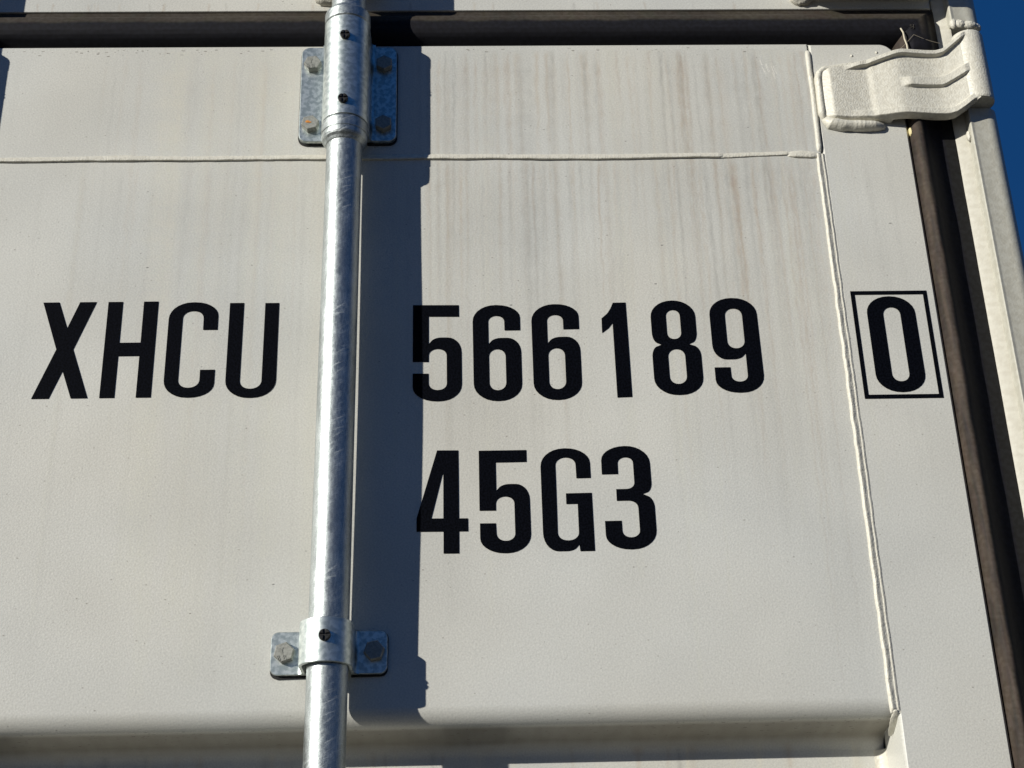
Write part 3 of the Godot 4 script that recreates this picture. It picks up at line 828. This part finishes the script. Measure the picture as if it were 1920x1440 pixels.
func hinge():
	var top := [[0.3275, 0.338], [0.3285, 0.346], [0.332, 0.3515], [0.338, 0.354], [0.347, 0.3558], [0.380, 0.3615], [0.4085, 0.3690], [0.414, 0.3698], [0.450, 0.3690], [0.457, 0.3705], [0.468, 0.3790], [0.480, 0.3880], [0.486, 0.3895]]
	var bot := [[0.3275, 0.3055], [0.3285, 0.298], [0.332, 0.2930], [0.338, 0.2908], [0.347, 0.2900], [0.38, 0.2890], [0.455, 0.2876], [0.462, 0.2890], [0.471, 0.2945], [0.480, 0.3010], [0.486, 0.3040]]
	var face := func(x: float) -> float:
		var z := 0.0094 + 0.0062 * smoothstep(0.376, 0.411, x) - 0.0022 * smoothstep(0.408, 0.444, x)
		z += 0.0110 * pow(clampf((x - 0.446) / 0.040, 0, 1), 1.7)
		return z * pow(clampf((x - 0.3268) / 0.0115, 0.0, 1.0), 0.75)
	var nx := 130; var ny := 120
	var rows := []; var under := []
	for i in nx + 1:
		var x := lerpf(0.3275, 0.486, float(i) / nx)
		var yt := curve(x, top); var yb := curve(x, bot)
		var row := []; var low := []
		for j in ny + 1:
			var f := float(j) / ny
			# closer rows near the edges
			f = lerpf(f, smoothstep(0.0, 1.0, f), 0.35)
			var y := lerpf(yb, yt, f)
			var z: float = face.call(x)
			var on := smoothstep(0.352, 0.372, x)
			var rim_t := smoothstep(yt - 0.0082, yt - 0.0068, y)
			var rim_b := smoothstep(yb + 0.0105, yb + 0.0082, y)
			var rib := smoothstep(0.408, 0.420, x) * smoothstep(0.0064, 0.0048, absf(y - (0.3292 + 0.35 * maxf(0.0, x - 0.452) + 0.004 * smoothstep(0.45, 0.486, x))))
			z += 0.0050 * on * maxf(rim_t, rim_b * 0.5) + 0.0038 * rib * (1.0 - smoothstep(0.474, 0.486, x) * 0.5)
			# the left pad is pressed down in the middle
			z -= 0.0016 * smoothstep(0.340, 0.374, x) * smoothstep(0.384, 0.376, x)
			var e := minf(y - yb, yt - y)
			z *= sqrt(clampf(0.30 + e / 0.0030, 0.0, 1.0))
			# it runs into the knuckle's barrel
			z = lerpf(z, 0.0085 + sqrt(maxf(0.0, 0.0167 * 0.0167 - pow(x - 0.4882, 2.0))) - 0.0012, smoothstep(0.475, 0.4852, x))
			row.append(Vector3(x, y, z)); low.append(Vector3(x, y, 0.0 if x < 0.398 else maxf(0.0005, face.call(x) - 0.0070)))
		rows.append(row); under.append(low)
	var st := tool()
	sheet(st, rows, 1.0)
	sheet(st, under, -1.0)
	var bottom := []; var up := []
	for i in nx + 1:
		bottom.append([rows[i][0], under[i][0]]); up.append([rows[i][ny], under[i][ny]])
	sheet(st, bottom, -1.0)
	sheet(st, up, 1.0)
	var h := part("hinge", st, mats.cast)
	st = tool()
	lathe(st, 0.4882, 0.0085, [[0.0, 0.3045], [0.0125, 0.3045], [0.0160, 0.3052], [0.0166, 0.3072], [0.0167, 0.345], [0.0166, 0.3862], [0.0158, 0.3886], [0.0120, 0.3896], [0.0, 0.3896]], 56)
	part("hinge_knuckle", st, mats.cast, h)
	# weld round the end that lies on the door
	st = tool()
	bead(st, [Vector3(0.372, 0.3605, 0.001), Vector3(0.347, 0.3568, 0.001), Vector3(0.335, 0.3550, 0.001), Vector3(0.3290, 0.3500, 0.001), Vector3(0.3268, 0.343, 0.001), Vector3(0.3268, 0.300, 0.001), Vector3(0.3292, 0.2925, 0.001)], 0.0080, 0.0058, 21.0, 0.0011, 0.7)
	bead(st, [Vector3(0.3292, 0.296, 0.001), Vector3(0.335, 0.2885, 0.001), Vector3(0.347, 0.2850, 0.001), Vector3(0.366, 0.2836, 0.001), Vector3(0.3905, 0.2840, 0.001)], 0.0118, 0.0080, 27.0, 0.0011, 1.3)
	part("weld_bead", st, mats.cast, h)
	# sealant run below the hinge
	st = tool()
	lump(st, Vector3(0.4165, 0.2790, -0.001), Vector3(0.0018, 0.0050, 0.003), 70.0)
	part("sealant_run", st, mats.sealant, h)

func post():
	# pressed corner post: web under the seal, slanting face, side wall of the container
	var plan := PackedVector2Array([Vector2(0.418, -0.0135), Vector2(0.4655, -0.0135), Vector2(0.4660, -0.0108), Vector2(0.4770, -0.0050), Vector2(0.4800, -0.0050), Vector2(0.4830, -0.0200), Vector2(0.5095, -0.0200), Vector2(0.5095, -0.16), Vector2(0.418, -0.16)])
	var st := tool()
	upright(st, plan, -2.17, 0.60)
	var p := part("corner_post", st, mats.post, null)
	# rounded outer bar, cut out where the hinge knuckle sits
	var bar := PackedVector2Array([Vector2(0.4768, -0.03), Vector2(0.4768, 0.0044), Vector2(0.4772, 0.0058), Vector2(0.4780, 0.0066), Vector2(0.4788, 0.0065), Vector2(0.4800, 0.0059), Vector2(0.4820, 0.0053), Vector2(0.4955, 0.0052)])
	for k in 10:
		var a := PI * 0.5 * (k + 1) / 10.0
		bar.append(Vector2(0.4955 + 0.0158 * sin(a), -0.0106 + 0.0158 * cos(a)))
	bar.append(Vector2(0.5113, -0.03))
	st = tool()
	upright(st, bar, -2.17, 0.3060, 0.0025)
	var cap := PackedVector2Array()
	for q in bar: cap.append(Vector2(lerpf(0.4940, q.x, 0.80), lerpf(-0.014, q.y, 0.82)))
	upright(st, cap, 0.3050, 0.3165, 0.0050)
	part("post_bar", st, mats.bar, p)
	st = tool()
	upright(st, bar, 0.4120, 0.60, 0.0, 0.002)
	part("post_bar", st, mats.bar, p)
	st = tool()
	lump(st, Vector3(0.4795, 0.4120, 0.0040), Vector3(0.0035, 0.0062, 0.0035), 80.0)
	lump(st, Vector3(0.4865, 0.4115, 0.0046), Vector3(0.0062, 0.0048, 0.0030), 84.0)
	lump(st, Vector3(0.4965, 0.4105, 0.0040), Vector3(0.0080, 0.0045, 0.0032), 88.0)
	lump(st, Vector3(0.5055, 0.4108, -0.0030), Vector3(0.0062, 0.0046, 0.0060), 92.0)
	lump(st, Vector3(0.4755, 0.2720, 0.0008), Vector3(0.0026, 0.0060, 0.0030), 96.0)
	part("weld_bead", st, mats.cast, p)
	# left-hand post, out of the picture
	st = tool()
	box(st, Vector3(-1.925, -2.17, -0.16), Vector3(-1.835, 0.60, 0.004), 0.01)
	part("corner_post", st, mats.post)

func header_and_body():
	var st := tool()
	box(st, Vector3(-1.834, 0.4425, -0.06), Vector3(0.4640, 0.60, -0.0095), 0.0012)
	box(st, Vector3(-1.834, 0.385, -0.075), Vector3(0.4175, 0.4424, -0.0125))
	var hd := part("door_header", st, mats.paint)
	# unseen block above the hinge, added to cast the shadow along the top edge
	st = tool()
	prism(st, rounded([[0.3260, 0.4530, 0.004], [0.4640, 0.4530, 0.002], [0.4640, 0.5300, 0.004], [0.3260, 0.5300, 0.012]], 1.0, 1.0), Transform3D.IDENTITY, -0.0100, 0.046, 0.003)
	part("unseen_shadow_block", st, mats.cast, hd)
	st = tool()
	lump(st, Vector3(0.3240, 0.4550, -0.007), Vector3(0.0130, 0.0080, 0.0065), 110.0)
	part("weld_bead", st, mats.cast, hd)
	# corner castings, sill, roof, side walls and floor of the 12 m body
	for x in [[0.355, 0.5135], [-1.9275, -1.769]]:
		st = tool()
		box(st, Vector3(x[0], 0.484, -0.17), Vector3(x[1], 0.606, 0.006), 0.006)
		part("corner_casting", st, mats.cast)
	st = tool()
	box(st, Vector3(-1.834, -2.17, -0.16), Vector3(0.4175, -2.03, 0.0), 0.003)
	part("door_sill", st, mats.paint)
	for s in [[0.500, -1.0], [-1.914, 1.0]]:
		var rows := []
		var z := -0.161
		while z > -12.1:
			for q in [[0.0, 0.0], [0.07, 0.0], [0.138, 0.036], [0.208, 0.036]]:
				var r := []
				for k in 2: r.append(Vector3(s[0] + s[1] * q[1], lerpf(-2.05, 0.56, k), z - q[0]))
				rows.append(r)
			z -= 0.276
		st = tool()
		sheet(st, rows, 1.0 if s[1] < 0 else -1.0)
		part("side_wall", st, mats.post)
	st = tool()
	box(st, Vector3(-1.92, 0.575, -12.19), Vector3(0.508, 0.598, -0.171))
	part("roof", st, mats.post)
	st = tool()
	box(st, Vector3(-1.90, -2.14, -12.19), Vector3(0.49, -2.04, -0.165))
	part("floor_frame", st, mats.post)
	st = tool()
	box(st, Vector3(-1.90, -2.039, -12.19), Vector3(0.49, 0.574, -12.12))
	part("front_wall", st, mats.post)

func small_things():
	# a pale thread caught in the corner of the seal and strands of web beside it
	var o := MeshInstance3D.new()
	var st := tool()
	tube(st, [Vector3(0.4205, 0.4020, 0.0095), Vector3(0.4222, 0.3960, 0.0102), Vector3(0.4226, 0.3880, 0.0098), Vector3(0.4240, 0.3800, 0.0100), Vector3(0.4238, 0.3700, 0.0098), Vector3(0.4242, 0.3620, 0.0100)], 0.0009, 7)
	o.mesh = st.commit()
	o.material_override = plain(Color8(196, 188, 166), 0.9)
	o.name = "thread"
	o.position = Vector3(0, H0, 0)
	o.set_meta("label", "short pale thread hanging from the corner of the black door seal above the hinge")
	o.set_meta("category", "thread")
	add_child(o, true)
	o = MeshInstance3D.new()
	st = tool()
	for s in [[Vector3(0.4130, 0.3745, 0.0050), Vector3(0.4330, 0.3935, 0.0100)], [Vector3(0.4330, 0.3935, 0.0100), Vector3(0.4620, 0.3865, 0.0040)]]:
		var path := []
		for k in 7: path.append(s[0].lerp(s[1], k / 6.0) + Vector3(0, -0.0012 * sin(PI * k / 6.0), 0))
		tube(st, path, 0.00022, 5)
	o.mesh = st.commit()
	o.material_override = plain(Color8(150, 140, 122), 0.8)
	o.name = "cobweb"
	o.position = Vector3(0, H0, 0)
	o.set_meta("label", "thin grey cobweb strands stretched across the black seal above the white hinge")
	o.set_meta("category", "cobweb")
	add_child(o, true)

func _ready():
	rng.seed = 7
	wob.noise_type = FastNoiseLite.TYPE_SIMPLEX
	wob.frequency = 0.05
	wob.seed = 77
	# camera: held below the lettering, looking up 24 degrees
	var cam := Camera3D.new()
	cam.name = "camera"
	cam.transform = Transform3D(Basis(Vector3(0.99940, -0.02464, 0.02432), Vector3(0.01249, 0.91176, 0.41053), Vector3(-0.03229, -0.40998, 0.91152)), Vector3(-0.04294, H0 - 0.54528, 1.21232)).orthonormalized()
	cam.fov = 30.27
	cam.near = 0.05
	cam.far = 4000.0
	add_child(cam)
	cam.current = true
	# deep blue clear sky
	var env := Environment.new()
	env.background_mode = Environment.BG_SKY
	var sky := Sky.new()
	var sm := ProceduralSkyMaterial.new()
	sm.sky_top_color = tone(0.0048, 0.043, 0.150)
	sm.sky_horizon_color = tone(0.05, 0.125, 0.29)
	sm.sky_curve = 0.12
	sm.ground_bottom_color = tone(0.04, 0.038, 0.035)
	sm.ground_horizon_color = tone(0.06, 0.06, 0.06)
	sm.sun_angle_max = 1.0
	sm.use_debanding = false
	sky.sky_material = sm
	env.sky = sky
	env.tonemap_mode = Environment.TONE_MAPPER_LINEAR
	env.tonemap_exposure = 1.04
	env.sdfgi_enabled = true
	env.ssao_enabled = true
	env.ssil_enabled = true
	var we := WorldEnvironment.new()
	we.environment = env
	add_child(we)
	# low sun from the left, behind the camera
	var sun := DirectionalLight3D.new()
	sun.name = "sun"
	sun.light_color = Color(1.0, 0.985, 0.95)
	sun.light_energy = 1.6
	sun.light_angular_distance = 0.5
	sun.shadow_enabled = true
	sun.transform = Transform3D(Basis.looking_at(Vector3(1.36, -0.53, -1.0)), Vector3(-4, 8, 5))
	add_child(sun)

	make_materials()
	mats.rust = plain(Color8(190, 120, 40), 0.8)
	mats.sealant = plain(Color8(214, 200, 150), 0.6)
	var g := MeshInstance3D.new()
	g.name = "ground"
	var pm := PlaneMesh.new()
	pm.size = Vector2(3000, 3000)
	g.mesh = pm
	g.material_override = mats.ground
	g.set_meta("kind", "structure")
	add_child(g, true)

	container = Node3D.new()
	container.name = "shipping_container"
	container.set_meta("label", "white steel shipping container with lettered rear door, galvanised lock rod and black door seal")
	container.set_meta("category", "container")
	add_child(container, true)
	header_and_body()
	post()
	door()
	seal()
	hinge()
	rod_set(0.0, 0.0)
	rod_set(-0.434, -0.029)
	small_things()
